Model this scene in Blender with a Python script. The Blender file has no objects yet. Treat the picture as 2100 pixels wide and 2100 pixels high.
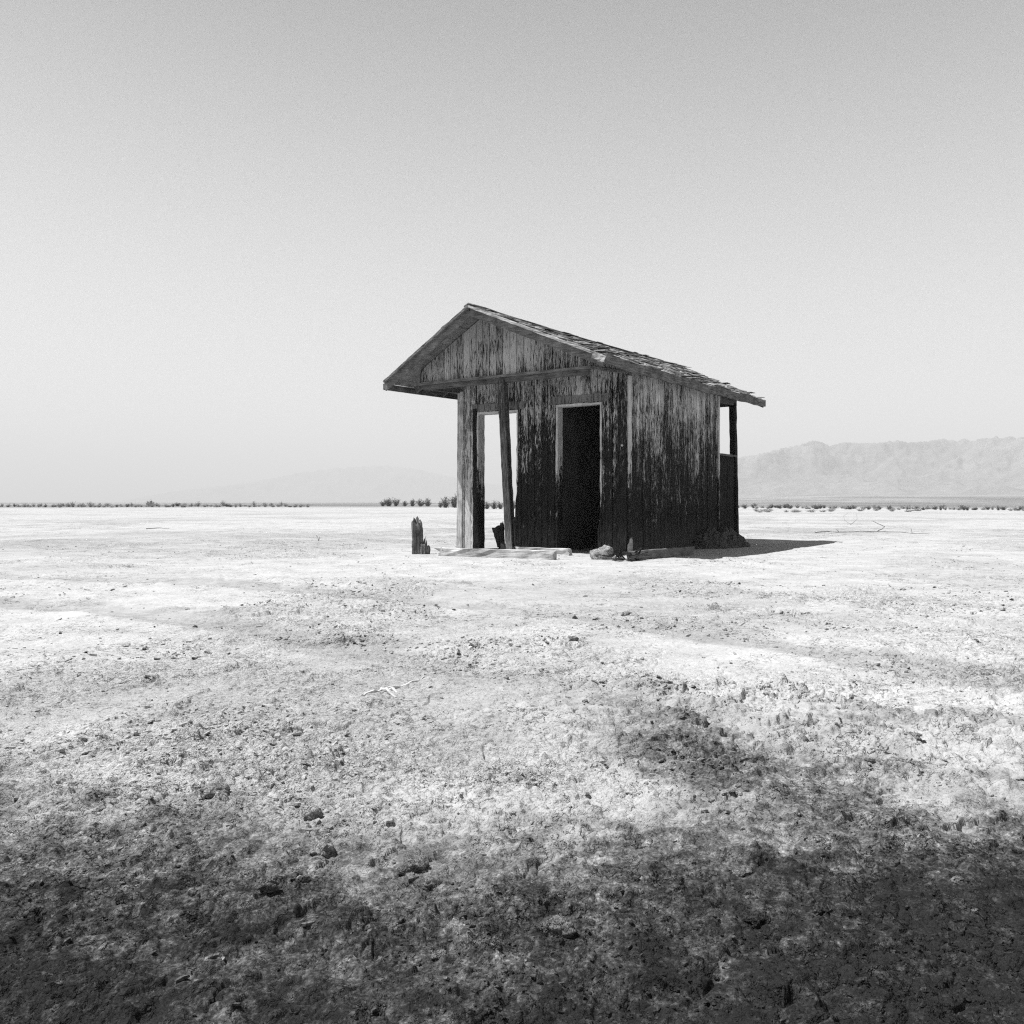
import bpy, math, random
import numpy as np
from mathutils import Vector, Matrix
R = math.radians
random.seed(11); rng = np.random.default_rng(11)
sc = bpy.context.scene
C = sc.collection

# ------------------------------------------------------------------ camera
EYE = 0.70
cam = bpy.data.cameras.new('camera'); co = bpy.data.objects.new('camera', cam); C.objects.link(co)
co.location = (0, 0, EYE); co.rotation_euler = (R(90), 0, 0)
cam.sensor_width = 36; cam.lens = 31.08; cam.shift_y = -20/2100
cam.clip_start = 0.05; cam.clip_end = 40000
sc.camera = co

# ------------------------------------------------------------------ light
SUN_EL = R(62)
SX, SY = -0.995, 0.10                       # towards the sun, on the ground
S = Vector((SX*math.cos(SUN_EL), SY*math.cos(SUN_EL), math.sin(SUN_EL))).normalized()
w = bpy.data.worlds.new('World'); sc.world = w; w.use_nodes = True
nt = w.node_tree; nt.nodes.clear()
sky = nt.nodes.new('ShaderNodeTexSky'); sky.sky_type = 'NISHITA'; sky.sun_disc = False
sky.sun_elevation = SUN_EL; sky.sun_rotation = math.atan2(SX, SY)
sky.air_density = 1.0; sky.dust_density = 1.0; sky.ozone_density = 3.0
sep = nt.nodes.new('ShaderNodeSeparateColor')              # black and white film behind a red filter
pw = nt.nodes.new('ShaderNodeMath'); pw.operation = 'POWER'; pw.inputs[1].default_value = 0.6
mn = nt.nodes.new('ShaderNodeMath'); mn.operation = 'MINIMUM'; mn.inputs[1].default_value = 2.6
bg = nt.nodes.new('ShaderNodeBackground'); bg.inputs[1].default_value = 0.15
wo = nt.nodes.new('ShaderNodeOutputWorld')
L = nt.links.new
L(sky.outputs[0], sep.inputs[0]); L(sep.outputs[0], pw.inputs[0]); L(pw.outputs[0], mn.inputs[0])

tcw = nt.nodes.new('ShaderNodeTexCoord'); spw = nt.nodes.new('ShaderNodeSeparateXYZ'); L(tcw.outputs['Generated'], spw.inputs[0])
gm = nt.nodes.new('ShaderNodeMapRange'); gm.interpolation_type = 'SMOOTHSTEP'; L(spw.outputs[2], gm.inputs[0])
for i_, v_ in enumerate((.16, .80, 1.34, .10)): gm.inputs[i_+1].default_value = v_
ml = nt.nodes.new('ShaderNodeMath'); ml.operation = 'MULTIPLY'; L(mn.outputs[0], ml.inputs[0]); L(gm.outputs[0], ml.inputs[1])
L(ml.outputs[0], bg.inputs[0]); L(bg.outputs[0], wo.inputs[0])
sl = bpy.data.lights.new('sun', 'SUN'); sl.energy = 5.0; sl.angle = R(0.5); sl.color = (1, 1, 1)
so = bpy.data.objects.new('sun', sl); C.objects.link(so)
so.rotation_euler = S.to_track_quat('Z', 'Y').to_euler()
sc.view_settings.view_transform = 'Standard'; sc.view_settings.look = 'None'
sc.cycles.use_denoising = False; sc.cycles.filter_width = 1.2     # keep the grain
sc.view_settings.exposure = 1.07; sc.view_settings.gamma = 1

# ------------------------------------------------------------------ numpy noise
def _h(ix, iy, seed):
    n = (ix.astype(np.int64)*374761393 + iy.astype(np.int64)*668265263 + seed*1274126177) & 0xffffffff
    n = ((n ^ (n >> 13))*1274126177) & 0xffffffff
    n = n ^ (n >> 16)
    return (n & 0xffffff).astype(np.float32)/np.float32(0xffffff)
def vn(x, y, s=1.0, seed=0):
    x = x/s; y = y/s
    fx = np.floor(x); fy = np.floor(y); tx = (x-fx).astype(np.float32); ty = (y-fy).astype(np.float32)
    ix = fx.astype(np.int64); iy = fy.astype(np.int64)
    tx = tx*tx*tx*(tx*(tx*6-15)+10); ty = ty*ty*ty*(ty*(ty*6-15)+10)
    a = _h(ix, iy, seed); b = _h(ix+1, iy, seed); c = _h(ix, iy+1, seed); d = _h(ix+1, iy+1, seed)
    return (a+(b-a)*tx)*(1-ty)+(c+(d-c)*tx)*ty
def fbm(x, y, s, o=4, seed=0, g=0.5):
    t = 0; A = 1; n = 0
    for k in range(o):
        ca, sa = math.cos(1.1*k), math.sin(1.1*k)
        t = t+A*(vn(x*ca-y*sa, x*sa+y*ca, s/2**k, seed+k*17)*2-1); n += A; A *= g
    return t/n*1.6
def wor(x, y, s, seed=0):
    x = x/s; y = y/s; ix = np.floor(x).astype(np.int64); iy = np.floor(y).astype(np.int64)
    best = np.full(x.shape, 9., np.float32); rnd = np.zeros(x.shape, np.float32)
    for dx in (-1, 0, 1):
        for dy in (-1, 0, 1):
            jx = ix+dx; jy = iy+dy
            d = (jx+_h(jx, jy, seed)-x)**2+(jy+_h(jx, jy, seed+5)-y)**2
            m = d < best; best = np.where(m, d, best).astype(np.float32); rnd = np.where(m, _h(jx, jy, seed+9), rnd)
    return np.sqrt(best), rnd
def ss(a, b, x):
    t = np.clip((x-a)/(b-a), 0, 1); return t*t*(3-2*t)

# ------------------------------------------------------------------ helpers
def link(name, me, parent=None, mat=None, loc=None):
    o = bpy.data.objects.new(name, me); C.objects.link(o)
    if mat is not None: me.materials.append(mat)
    if parent is not None: o.parent = parent
    if loc is not None: o.location = loc
    return o
def tag(o, label=None, cat=None, group=None, kind=None):
    if label: o['label'] = label
    if cat: o['category'] = cat
    if group: o['group'] = group
    if kind: o['kind'] = kind
    return o
def empty(name, loc=(0, 0, 0), rz=0):
    o = bpy.data.objects.new(name, None); C.objects.link(o); o.location = loc; o.rotation_euler = (0, 0, rz)
    o.empty_display_size = 0.2
    return o
class MB:
    def __init__(s): s.v = []; s.f = []; s.a = []; s.cur = 0.0
    def hexa(s, p, caps=(1, 1, 1, 1, 1, 1)):
        """p: 8 corners, bottom ring 0-3, top ring 4-7 (counter-clockwise from above)"""
        n = len(s.v); s.v += [tuple(q) for q in p]; s.a += [s.cur]*8
        F = [(3, 2, 1, 0), (4, 5, 6, 7), (0, 1, 5, 4), (1, 2, 6, 5), (2, 3, 7, 6), (3, 0, 4, 7)]
        for k, q in enumerate(F):
            if caps[k]: s.f.append(tuple(n+i for i in q))
    def box(s, x0, x1, y0, y1, z0, z1):
        s.hexa([(x0, y0, z0), (x1, y0, z0), (x1, y1, z0), (x0, y1, z0), (x0, y0, z1), (x1, y0, z1), (x1, y1, z1), (x0, y1, z1)])
    def beam(s, p0, p1, w, h, up=(0, 0, 1), seg=0, jit=0.0, rag0=0.0, rag1=0.0, taper=1.0):
        """length p0-p1, w across, h along up; wobbly edges and ragged ends if asked"""
        p0 = Vector(p0); p1 = Vector(p1); d = (p1-p0); Ln = d.length; d.normalize(); up = Vector(up)
        side = d.cross(up).normalized(); u = side.cross(d).normalized()
        if not seg: seg = max(2, int(Ln/0.12))
        n = len(s.v); K = 12
        base = []
        for (a, b) in ((-1, -1), (-.33, -1), (.33, -1), (1, -1), (1, -.33), (1, .33), (1, 1), (.33, 1), (-.33, 1), (-1, 1), (-1, .33), (-1, -.33)): base.append((a*w/2, b*h/2))
        off0 = [random.uniform(0, rag0) for _ in range(K)]; off1 = [random.uniform(0, rag1) for _ in range(K)]
        for i in range(seg+1):
            t = i/seg; sc_ = 1+(taper-1)*t
            for k, (a, b) in enumerate(base):
                q = p0+d*(Ln*t)+side*(a*sc_+random.gauss(0, jit))+u*(b*sc_+random.gauss(0, jit))
                if i == 0: q += d*off0[k]
                if i == seg: q -= d*off1[k]
                s.v.append(tuple(q))
        for i in range(seg):
            for k in range(K):
                a = n+i*K+k; b = n+i*K+(k+1) % K
                s.f.append((a, b, b+K, a+K))
        for r, rev in ((0, True), (seg, False)):
            c = sum((Vector(s.v[n+r*K+k]) for k in range(K)), Vector())/K
            s.v.append(tuple(c)); ci = len(s.v)-1
            for k in range(K):
                a = n+r*K+k; b = n+r*K+(k+1) % K
                s.f.append((ci, b, a) if rev else (ci, a, b))
    def tube(s, pts, rad, K=6):
        n = len(s.v); pts = [Vector(p) for p in pts]
        for i, p in enumerate(pts):
            d = (pts[min(i+1, len(pts)-1)]-pts[max(i-1, 0)]).normalized()
            a = d.cross(Vector((.3, .2, 1))).normalized(); b = d.cross(a)
            for k in range(K):
                t = 2*math.pi*k/K
                s.v.append(tuple(p+(a*math.cos(t)+b*math.sin(t))*rad[i]))
        for i in range(len(pts)-1):
            for k in range(K):
                a = n+i*K+k; b = n+i*K+(k+1) % K
                s.f.append((a, b, b+K, a+K))
        s.f.append(tuple(n+k for k in range(K))[::-1]); s.f.append(tuple(n+(len(pts)-1)*K+k for k in range(K)))
    def mesh(s, name):
        me = bpy.data.meshes.new(name); me.from_pydata(s.v, [], s.f); me.update()
        if s.a and len(s.a) == len(s.v): me.attributes.new('board', 'FLOAT', 'POINT').data.foreach_set('value', s.a)
        return me
    def build(s, name, mat, parent=None, loc=None): return link(name, s.mesh(name), parent, mat, loc)
def np_mesh(name, V, F, smooth=True):
    """V (n,3), F (m,4) or (m,3) arrays"""
    me = bpy.data.meshes.new(name); n = len(V); m, k = F.shape
    me.vertices.add(n); me.vertices.foreach_set('co', V.astype(np.float32).ravel())
    me.loops.add(m*k); me.loops.foreach_set('vertex_index', F.astype(np.int32).ravel())
    me.polygons.add(m); me.polygons.foreach_set('loop_start', np.arange(0, m*k, k, dtype=np.int32))
    me.update(calc_edges=True)
    me.polygons.foreach_set('use_smooth', np.full(m, smooth)); me.update()
    return me

# ------------------------------------------------------------------ materials
def mat(name, rough=0.9):
    m = bpy.data.materials.new(name); m.use_nodes = True; t = m.node_tree
    b = t.nodes['Principled BSDF']; b.inputs['Roughness'].default_value = rough
    b.inputs['Specular IOR Level'].default_value = 0.06
    return m, t, b
def N(t, kind, **kw):
    n = t.nodes.new('ShaderNode'+kind)
    for k, v in kw.items(): setattr(n, k, v)
    return n
def noise(t, vec, scale, detail=4, rough=0.55, map_=None):
    if map_ is not None:
        mp = N(t, 'Mapping'); mp.inputs['Scale'].default_value = map_; t.links.new(vec, mp.inputs[0]); vec = mp.outputs[0]
    n = N(t, 'TexNoise'); n.inputs['Scale'].default_value = scale; n.inputs['Detail'].default_value = detail
    n.inputs['Roughness'].default_value = rough; t.links.new(vec, n.inputs['Vector'])
    return n.outputs['Fac']
def mth(t, op, a, b=None, c=None, clamp=False):
    n = N(t, 'Math', operation=op); n.use_clamp = clamp
    for i, q in enumerate((a, b, c)):
        if q is None: continue
        if isinstance(q, (int, float)): n.inputs[i].default_value = q
        else: t.links.new(q, n.inputs[i])
    return n.outputs[0]
def mr(t, v, a, b, c, d, smooth=False):
    n = N(t, 'MapRange'); n.interpolation_type = 'SMOOTHSTEP' if smooth else 'LINEAR'
    t.links.new(v, n.inputs[0])
    for i, q in enumerate((a, b, c, d)): n.inputs[i+1].default_value = q
    return n.outputs[0]
def bump(t, b, h, strength, dist):
    n = N(t, 'Bump'); n.inputs['Strength'].default_value = strength; n.inputs['Distance'].default_value = dist
    t.links.new(h, n.inputs['Height']); t.links.new(n.outputs[0], b.inputs['Normal'])
def lerp(t, f, a, b):
    """a + f*(b-a) for grey values"""
    n = N(t, 'Mix', data_type='FLOAT'); t.links.new(f, n.inputs[0])
    for i, q in ((2, a), (3, b)):
        if isinstance(q, (int, float)): n.inputs[i].default_value = q
        else: t.links.new(q, n.inputs[i])
    return n.outputs[0]

def wood(name, axis='z', paint=0.43, bare_lo=0.005, bare_hi=0.030, z_bare=1.1, z_full=2.7, p_lo=0.07, p_hi=0.80, foot=0.06, obj=True, pscale=1.0):
    """weathered boards: flaking pale paint above, bare dark wood below; the grain runs along axis"""
    m, t, b = mat(name, 0.85)
    tc = N(t, 'TexCoord').outputs['Object']
    k = {'z': (1, 1, .055), 'y': (1, .055, 1), 'x': (.055, 1, 1)}[axis]
    k2 = {'z': (1, 1, .10), 'y': (1, .10, 1), 'x': (.10, 1, 1)}[axis]
    at = N(t, 'Attribute'); at.attribute_name = 'board'; brd = at.outputs['Fac']
    off = N(t, 'VectorMath', operation='ADD'); cx_ = N(t, 'CombineXYZ')
    for i_ in range(3): t.links.new(mth(t, 'MULTIPLY', brd, 7.0), cx_.inputs[i_])
    t.links.new(tc, off.inputs[0]); t.links.new(cx_.outputs[0], off.inputs[1]); tb = off.outputs[0]
    g = noise(t, tb, 130, 4, .6, k)                         # grain
    fl = noise(t, tb, 110, 6, .72, k2)                        # flakes
    fl2 = noise(t, tb, 22*pscale, 6, .65, k2)
    big = noise(t, tc, 1.9, 4, .55)
    sx = N(t, 'SeparateXYZ'); t.links.new(tc, sx.inputs[0])
    z = mth(t, 'ADD', sx.outputs[2], mth(t, 'MULTIPLY', mth(t, 'SUBTRACT', big, .5), 2.6))
    z = mth(t, 'ADD', z, mth(t, 'MULTIPLY', brd, .55))
    cover = mr(t, z, z_bare-.50, z_full+.45, p_lo, p_hi)
    mix = mth(t, 'ADD', mth(t, 'MULTIPLY', fl, .66), mth(t, 'MULTIPLY', fl2, .34))
    th = mth(t, 'SUBTRACT', .5, mth(t, 'MULTIPLY', mth(t, 'SUBTRACT', cover, .5), .27))
    msk = mr(t, mth(t, 'SUBTRACT', mix, th), -.014, .014, 0, 1)
    ft = mr(t, sx.outputs[2], 0.05, .45, foot, 0)
    rings = mr(t, g, .35, .65, bare_lo, bare_hi)
    bare = mth(t, 'ADD', rings, mth(t, 'MULTIPLY', ft, mr(t, g, .4, .6, .2, 1)))
    pt = mth(t, 'MULTIPLY', mr(t, g, .3, .7, .62, 1.2), mth(t, 'MULTIPLY', mr(t, big, .3, .7, .85*paint, 1.15*paint), mr(t, brd, -.5, .5, .82, 1.15)))
    val = lerp(t, msk, bare, pt)
    t.links.new(val, b.inputs['Base Color'])
    hh = mth(t, 'ADD', mth(t, 'MULTIPLY', g, .6), mth(t, 'MULTIPLY', msk, .5))
    bump(t, b, hh, .7, .006)
    return m

def plain_wood(name, lo, hi, axis='x'):
    m, t, b = mat(name, .85); tc = N(t, 'TexCoord').outputs['Object']
    k = {'z': (1, 1, .07), 'y': (1, .07, 1), 'x': (.07, 1, 1)}[axis]
    g = noise(t, tc, 70, 5, .62, k); p = noise(t, tc, 5, 4, .6)
    v = mth(t, 'MULTIPLY', mr(t, g, .3, .7, lo, hi), mr(t, p, .35, .65, .6, 1.25))
    t.links.new(v, b.inputs['Base Color']); bump(t, b, g, .8, .006)
    return m

M = {}
M['siding'] = wood('weathered_siding')
M['gable'] = wood('painted_gable_siding', z_bare=1.6, z_full=2.9, p_lo=.2, p_hi=.80, paint=.37, bare_hi=.05)
M['trim'] = wood('door_trim', paint=.5, z_bare=.7, z_full=1.5, p_lo=.0, p_hi=1.05)
M['corner'] = wood('corner_boards', paint=.3, z_bare=1.5, z_full=3.2, p_lo=.05, p_hi=.7)
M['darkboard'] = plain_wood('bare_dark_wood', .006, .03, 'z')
M['post'] = wood('post_wood', paint=.25, z_bare=.8, z_full=1.9, p_lo=.05, p_hi=.30, bare_hi=.10, foot=.2)
M['rafter'] = plain_wood('rafter_wood', .05, .16, 'x')
M['fascia'] = plain_wood('fascia_wood', .05, .2, 'y')
M['barge'] = plain_wood('barge_wood', .07, .22, 'x')
M['palerail'] = plain_wood('pale_trim_wood', .24, .46, 'x')
M['soffit'] = plain_wood('soffit_wood', .06, .3, 'x')
M['plank_pale'] = plain_wood('bleached_plank', .30, .5, 'x')
M['plank_grey'] = plain_wood('grey_plank', .10, .2, 'x')
M['stump'] = plain_wood('stump_wood', .02, .24, 'z')
M['stumpdark'] = plain_wood('charred_stump_wood', .008, .06, 'z')
M['stem'] = plain_wood('stem_wood', .10, .22, 'z')

# shingles: every flake its own grey
m, t, b = mat('torn_shingles', .9); gi = N(t, 'NewGeometry'); tc = N(t, 'TexCoord').outputs['Object']
g = noise(t, tc, 60, 4, .6, (.07, 1, 1))
cr = N(t, 'ValToRGB'); t.links.new(gi.outputs['Random Per Island'], cr.inputs[0])
cr.color_ramp.elements[0].color = (.02, .02, .02, 1); cr.color_ramp.elements[1].color = (.42, .42, .42, 1)
e = cr.color_ramp.elements.new(.35); e.color = (.14, .14, .14, 1)
t.links.new(mth(t, 'MULTIPLY', cr.outputs[0], mr(t, g, .3, .7, .55, 1.3)), b.inputs['Base Color']); bump(t, b, g, .6, .005)
M['shingle'] = m

# ground: pale salt crust, darkened by painted foreground burn and soil patches
def ground_mat(name, attr=True, base=(.335, .425), burn_const=0.0):
    m, t, b = mat(name, .95); tc = N(t, 'TexCoord').outputs['Object'] if attr else N(t, 'NewGeometry').outputs['Position']
    n1 = noise(t, tc, 3.2, 6, .62); n2 = noise(t, tc, 38, 6, .7); n3 = noise(t, tc, 160, 3, .6); n4 = noise(t, tc, 700, 2, .6)
    n0 = noise(t, tc, 11, 6, .68)
    pale = mth(t, 'MULTIPLY', mr(t, n1, .32, .68, base[0], base[1]), mr(t, mth(t, 'ADD', mth(t, 'MULTIPLY', n2, .6), mth(t, 'MULTIPLY', n3, .4)), .38, .60, .82, 1.08))
    if attr:
        at = N(t, 'Attribute'); at.attribute_name = 'damp'; d = at.outputs['Fac']  # 'damp' holds the painted foreground burn and the dark soil patches
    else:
        vv = N(t, 'Value'); vv.outputs[0].default_value = burn_const; d = vv.outputs[0]
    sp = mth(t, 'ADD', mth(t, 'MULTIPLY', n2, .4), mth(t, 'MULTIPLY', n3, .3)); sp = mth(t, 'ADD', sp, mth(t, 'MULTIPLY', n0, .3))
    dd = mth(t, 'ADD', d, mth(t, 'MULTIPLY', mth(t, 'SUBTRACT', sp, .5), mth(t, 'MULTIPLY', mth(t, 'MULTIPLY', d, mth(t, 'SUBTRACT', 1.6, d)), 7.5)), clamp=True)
    # dark specks painted into the colour in place of shaded crevices
    def crevice_specks(sc_, c, amp):
        q = noise(t, tc, sc_, 5, .68); return mth(t, 'MULTIPLY', mr(t, q, c, c+.02, 0, amp), gate)
    gate = mr(t, noise(t, tc, 1.7, 5, .6), .44, .60, .15, 1, True)
    ch = mth(t, 'MAXIMUM', mth(t, 'MAXIMUM', crevice_specks(5.5, .655, .28), crevice_specks(14, .64, .34)), mth(t, 'MAXIMUM', crevice_specks(33, .62, .38), crevice_specks(75, .60, .36)))
    dd = mth(t, 'ADD', dd, ch, clamp=True)
    dark = mth(t, 'POWER', .042, dd)                       # painted burn and dark soil against pale crust
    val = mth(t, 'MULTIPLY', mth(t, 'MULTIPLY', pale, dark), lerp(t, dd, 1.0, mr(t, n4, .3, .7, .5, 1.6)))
    t.links.new(val, b.inputs['Base Color'])
    # broken crust: sharp little steps at several scales
    hs = mth(t, 'MULTIPLY', n2, .35)
    def step(sc_, det, c, wd, amp, acc):
        n = noise(t, tc, sc_, det, .62)
        return mth(t, 'ADD', acc, mr(t, n, c, c+wd, 0, amp, True))
    big_ = step(4.2, 7, .575, .014, 2.2, 0.0); big_ = step(9, 6, .575, .022, 1.3, big_); big_ = step(21, 5, .57, .035, .8, big_)
    hs = mth(t, 'ADD', hs, mth(t, 'MULTIPLY', big_, gate))
    fine = step(34, 5, .52, .06, .45, 0.0); fine = step(70, 4, .50, .09, .26, fine); fine = step(130, 3, .48, .14, .14, fine)
    if attr:
        fa = N(t, 'Attribute'); fa.attribute_name = 'rough'; fine = mth(t, 'MULTIPLY', fine, mr(t, fa.outputs['Fac'], .12, .8, .25, 1))
    hs = mth(t, 'ADD', hs, fine)
    hs = mth(t, 'ADD', hs, mth(t, 'MULTIPLY', n3, .22)); hs = mth(t, 'ADD', hs, mth(t, 'MULTIPLY', n4, .05))
    if attr:
        ra = N(t, 'Attribute'); ra.attribute_name = 'rough'; hs = mth(t, 'MULTIPLY', hs, ra.outputs['Fac'])
    bump(t, b, hs, 1.0, .022)
    return m
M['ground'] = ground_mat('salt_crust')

# ------------------------------------------------------------------ ground
C0 = np.array([1.5505, 11.8607])                      # front right corner of the hut
AX = np.array([.8233, -.5676]); AY = np.array([.5676, .8233])
def to_local(x, y): return (x-C0[0])*AX[0]+(y-C0[1])*AX[1], (x-C0[0])*AY[0]+(y-C0[1])*AY[1]
def to_world(lx, ly, z=0): return (C0[0]+lx*AX[0]+ly*AY[0], C0[1]+lx*AX[1]+ly*AY[1], z)
def blob(x, y, cx, cy, rx, ry, ang=0, soft=.5):
    c, s = math.cos(ang), math.sin(ang); u = ((x-cx)*c+(y-cy)*s)/rx; v = (-(x-cx)*s+(y-cy)*c)/ry
    return ss(1+soft, 1-soft, np.sqrt(u*u+v*v))
def burn_soil_f(x, y):
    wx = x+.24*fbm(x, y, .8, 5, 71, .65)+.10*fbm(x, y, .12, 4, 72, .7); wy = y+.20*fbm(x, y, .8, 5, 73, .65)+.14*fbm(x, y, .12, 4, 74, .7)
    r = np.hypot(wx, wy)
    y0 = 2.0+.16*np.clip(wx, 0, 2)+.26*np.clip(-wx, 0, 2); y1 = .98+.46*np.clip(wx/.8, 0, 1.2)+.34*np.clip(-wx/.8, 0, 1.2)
    d = np.clip((y0-wy)/(y0-y1), 0, 1)**1.2*.97*ss(-2.5, 0.2, wy)+.9*(wy < -1)*0  # darkroom burn of the foreground, painted into the ground's colour
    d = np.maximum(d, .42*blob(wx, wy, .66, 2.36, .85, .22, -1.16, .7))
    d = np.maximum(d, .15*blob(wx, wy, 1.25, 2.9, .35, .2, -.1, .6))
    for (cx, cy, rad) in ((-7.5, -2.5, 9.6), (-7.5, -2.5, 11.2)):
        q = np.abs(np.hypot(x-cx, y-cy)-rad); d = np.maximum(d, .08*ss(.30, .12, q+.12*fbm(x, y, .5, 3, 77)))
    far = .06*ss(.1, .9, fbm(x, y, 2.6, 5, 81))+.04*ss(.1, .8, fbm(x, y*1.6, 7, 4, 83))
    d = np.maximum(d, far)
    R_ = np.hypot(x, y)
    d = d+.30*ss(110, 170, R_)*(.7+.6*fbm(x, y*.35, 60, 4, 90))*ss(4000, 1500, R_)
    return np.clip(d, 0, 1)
def rough_f(x, y):
    r = np.hypot(x, y); patch = ss(-.5, .6, fbm(x, y, 1.3, 4, 5)*.6+fbm(x, y, 5, 4, 6)*.6)
    return (.30+.55*ss(4.6, 1.5, r+.5*fbm(x, y, 1.1, 3, 8)))*(.45+.75*patch)+.10*patch*ss(60, 10, r)
def ground_h(x, y, far=True):
    r = np.hypot(x, y)
    rough = ss(-.35, .55, fbm(x, y, 1.3, 4, 5))                 # where the crust is broken up
    near = ss(3.4, 1.7, y-.25*np.abs(x))
    rough = np.clip(rough*.75+near*.6+.5*blob(x, y, .9, 2.95, 1.2, .6, -.4), .22, 1.3)
    h = .022*fbm(x, y, 2.8, 3, 11)*ss(1.0, 3.0, r)*ss(120, 30, r)
    h = h+.25*fbm(x, y, 70, 3, 13)*ss(25, 90, r)*ss(3000, 800, r)*.35
    h = h+.012*rough*fbm(x, y, .38, 5, 21)*ss(60, 20, r)
    # plates of crust with broken, lifted edges
    n = fbm(x, y, .55, 6, 31, .62); m = ss(.0, .35, fbm(x, y, .9, 2, 33))
    wd = .02+.008*r
    h = h+.022*(rough+.15)*m*ss(.0, wd*1.2, n-.20)*ss(60, 16, r)
    n2 = fbm(x, y, .20, 5, 41, .6)
    h = h+.007*rough*ss(.0, .06+.014*r, n2-.16)*ss(30, 10, r)
    h = h-.013*rough*ss(.0, .09, n2*-1-.50)*ss(20, 7, r)
    # clods
    h = np.array(h, dtype=np.float64)
    k_ = r < 20
    if k_.any():
        xs, ys, rs_, ro = x[k_], y[k_], r[k_], rough[k_]; hh = np.zeros_like(rs_)
        wx = xs+.02*fbm(xs, ys, .06, 3, 51); wy = ys+.02*fbm(xs, ys, .06, 3, 53)
        for s_, a_, sd, fd in ((.12, .024, 61, 20), (.052, .018, 63, 14), (.028, .013, 65, 7), (.015, .0065, 66, 3.4)):
            q = rs_ < fd; f1, rn = wor(wx[q], wy[q], s_, sd)
            hh[q] += a_*ro[q]*rn**2.4*np.clip(1-(f1/.60)**2, 0, 1)**.6*ss(fd, fd*.4, rs_[q])
        q = rs_ < 5; xq, yq, rq = xs[q], ys[q], rs_[q]
        hh[q] += .006*fbm(xq, yq, .035, 4, 67)*ss(4, 2, rq)
        c = np.abs(fbm(xq, yq, .42, 3, 68)); hh[q] -= .010*np.exp(-(c/.018)**2)*ss(.1, .5, fbm(xq, yq, .8, 2, 69))*ss(5, 3, rq)
        h[k_] += hh
    # wind-blown ruts of old tyre tracks
    for (cx, cy, rad) in ((-7.5, -2.5, 9.6), (-7.5, -2.5, 11.2), (3.2, 19.0, 15.6)):
        q = np.abs(np.hypot(x-cx, y-cy)-rad)
        h = h-.018*np.exp(-(q/.16)**2)+.012*np.exp(-((q-.27)/.07)**2)*(.6+.8*fbm(x, y, .25, 3, 70))
    lx, ly = to_local(x, y)
    pad = ss(1.6, .3, np.maximum(np.maximum(-3.2-lx, lx-.2), np.maximum(-.9-ly, ly-4.3)))
    h = h*(1-.75*pad)
    if far:   # the plain climbs gently towards the range on the right
        az = np.arctan2(x, y)
        h = h+ss(.02, .38, az)*np.clip(r-350, 0, 4000)*.0085*ss(2.2, 1.2, az)+0*r
    return h
def build_ground():
    a1 = np.arange(-37, 37.01, .052); a2 = np.concatenate([37+np.cumsum(np.linspace(.1, 6, 60))]); a2 = a2[a2 < 180]
    a = np.concatenate([-a2[::-1], a1, a2]); a = np.radians(a)
    rr = [0.30]
    while rr[-1] < 9500:
        q = rr[-1]
        k = .02 if q < 1.0 else (.0018 if q < 3.5 else (.0026 if q < 9 else (.004 if q < 30 else (.008 if q < 200 else .03))))
        rr.append(q*(1+k))
    rr = np.array(rr); A, Rr = np.meshgrid(a, rr)
    x = (Rr*np.sin(A)); y = (Rr*np.cos(A))
    sh = x.shape; z = ground_h(x.ravel(), y.ravel()).reshape(sh)
    V = np.stack([x.ravel(), y.ravel(), z.ravel()], 1)
    nr, na = sh
    V = np.concatenate([V, [[0, 0, 0]]]); ci = len(V)-1
    i = np.arange(nr-1)[:, None]*na; j = np.arange(na)[None, :]; j2 = (j+1) % na
    F = np.stack([i+j, i+na+j, i+na+j2, i+j2], -1).reshape(-1, 4)[:, ::-1]
    me = np_mesh('ground', V, F)
    # close the small disc under the camera
    at = me.attributes.new('damp', 'FLOAT', 'POINT'); d = burn_soil_f(V[:, 0], V[:, 1]).astype(np.float32); at.data.foreach_set('value', d)  # 'damp' holds the painted foreground burn and the dark soil patches
    at = me.attributes.new('rough', 'FLOAT', 'POINT'); at.data.foreach_set('value', rough_f(V[:, 0], V[:, 1]).astype(np.float32))
    print('ground verts', len(V), nr, na)
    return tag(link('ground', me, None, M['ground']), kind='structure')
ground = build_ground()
def gz(x, y): return float(ground_h(np.array([float(x)]), np.array([float(y)]))[0])
def px(X, Y_py, h=EYE):
    """a point of the flat ground that the photograph shows at pixel (X, Y_py) of 2100"""
    d = h*1813/(Y_py-1030); return (X-1050)/1813*d, d

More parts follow.
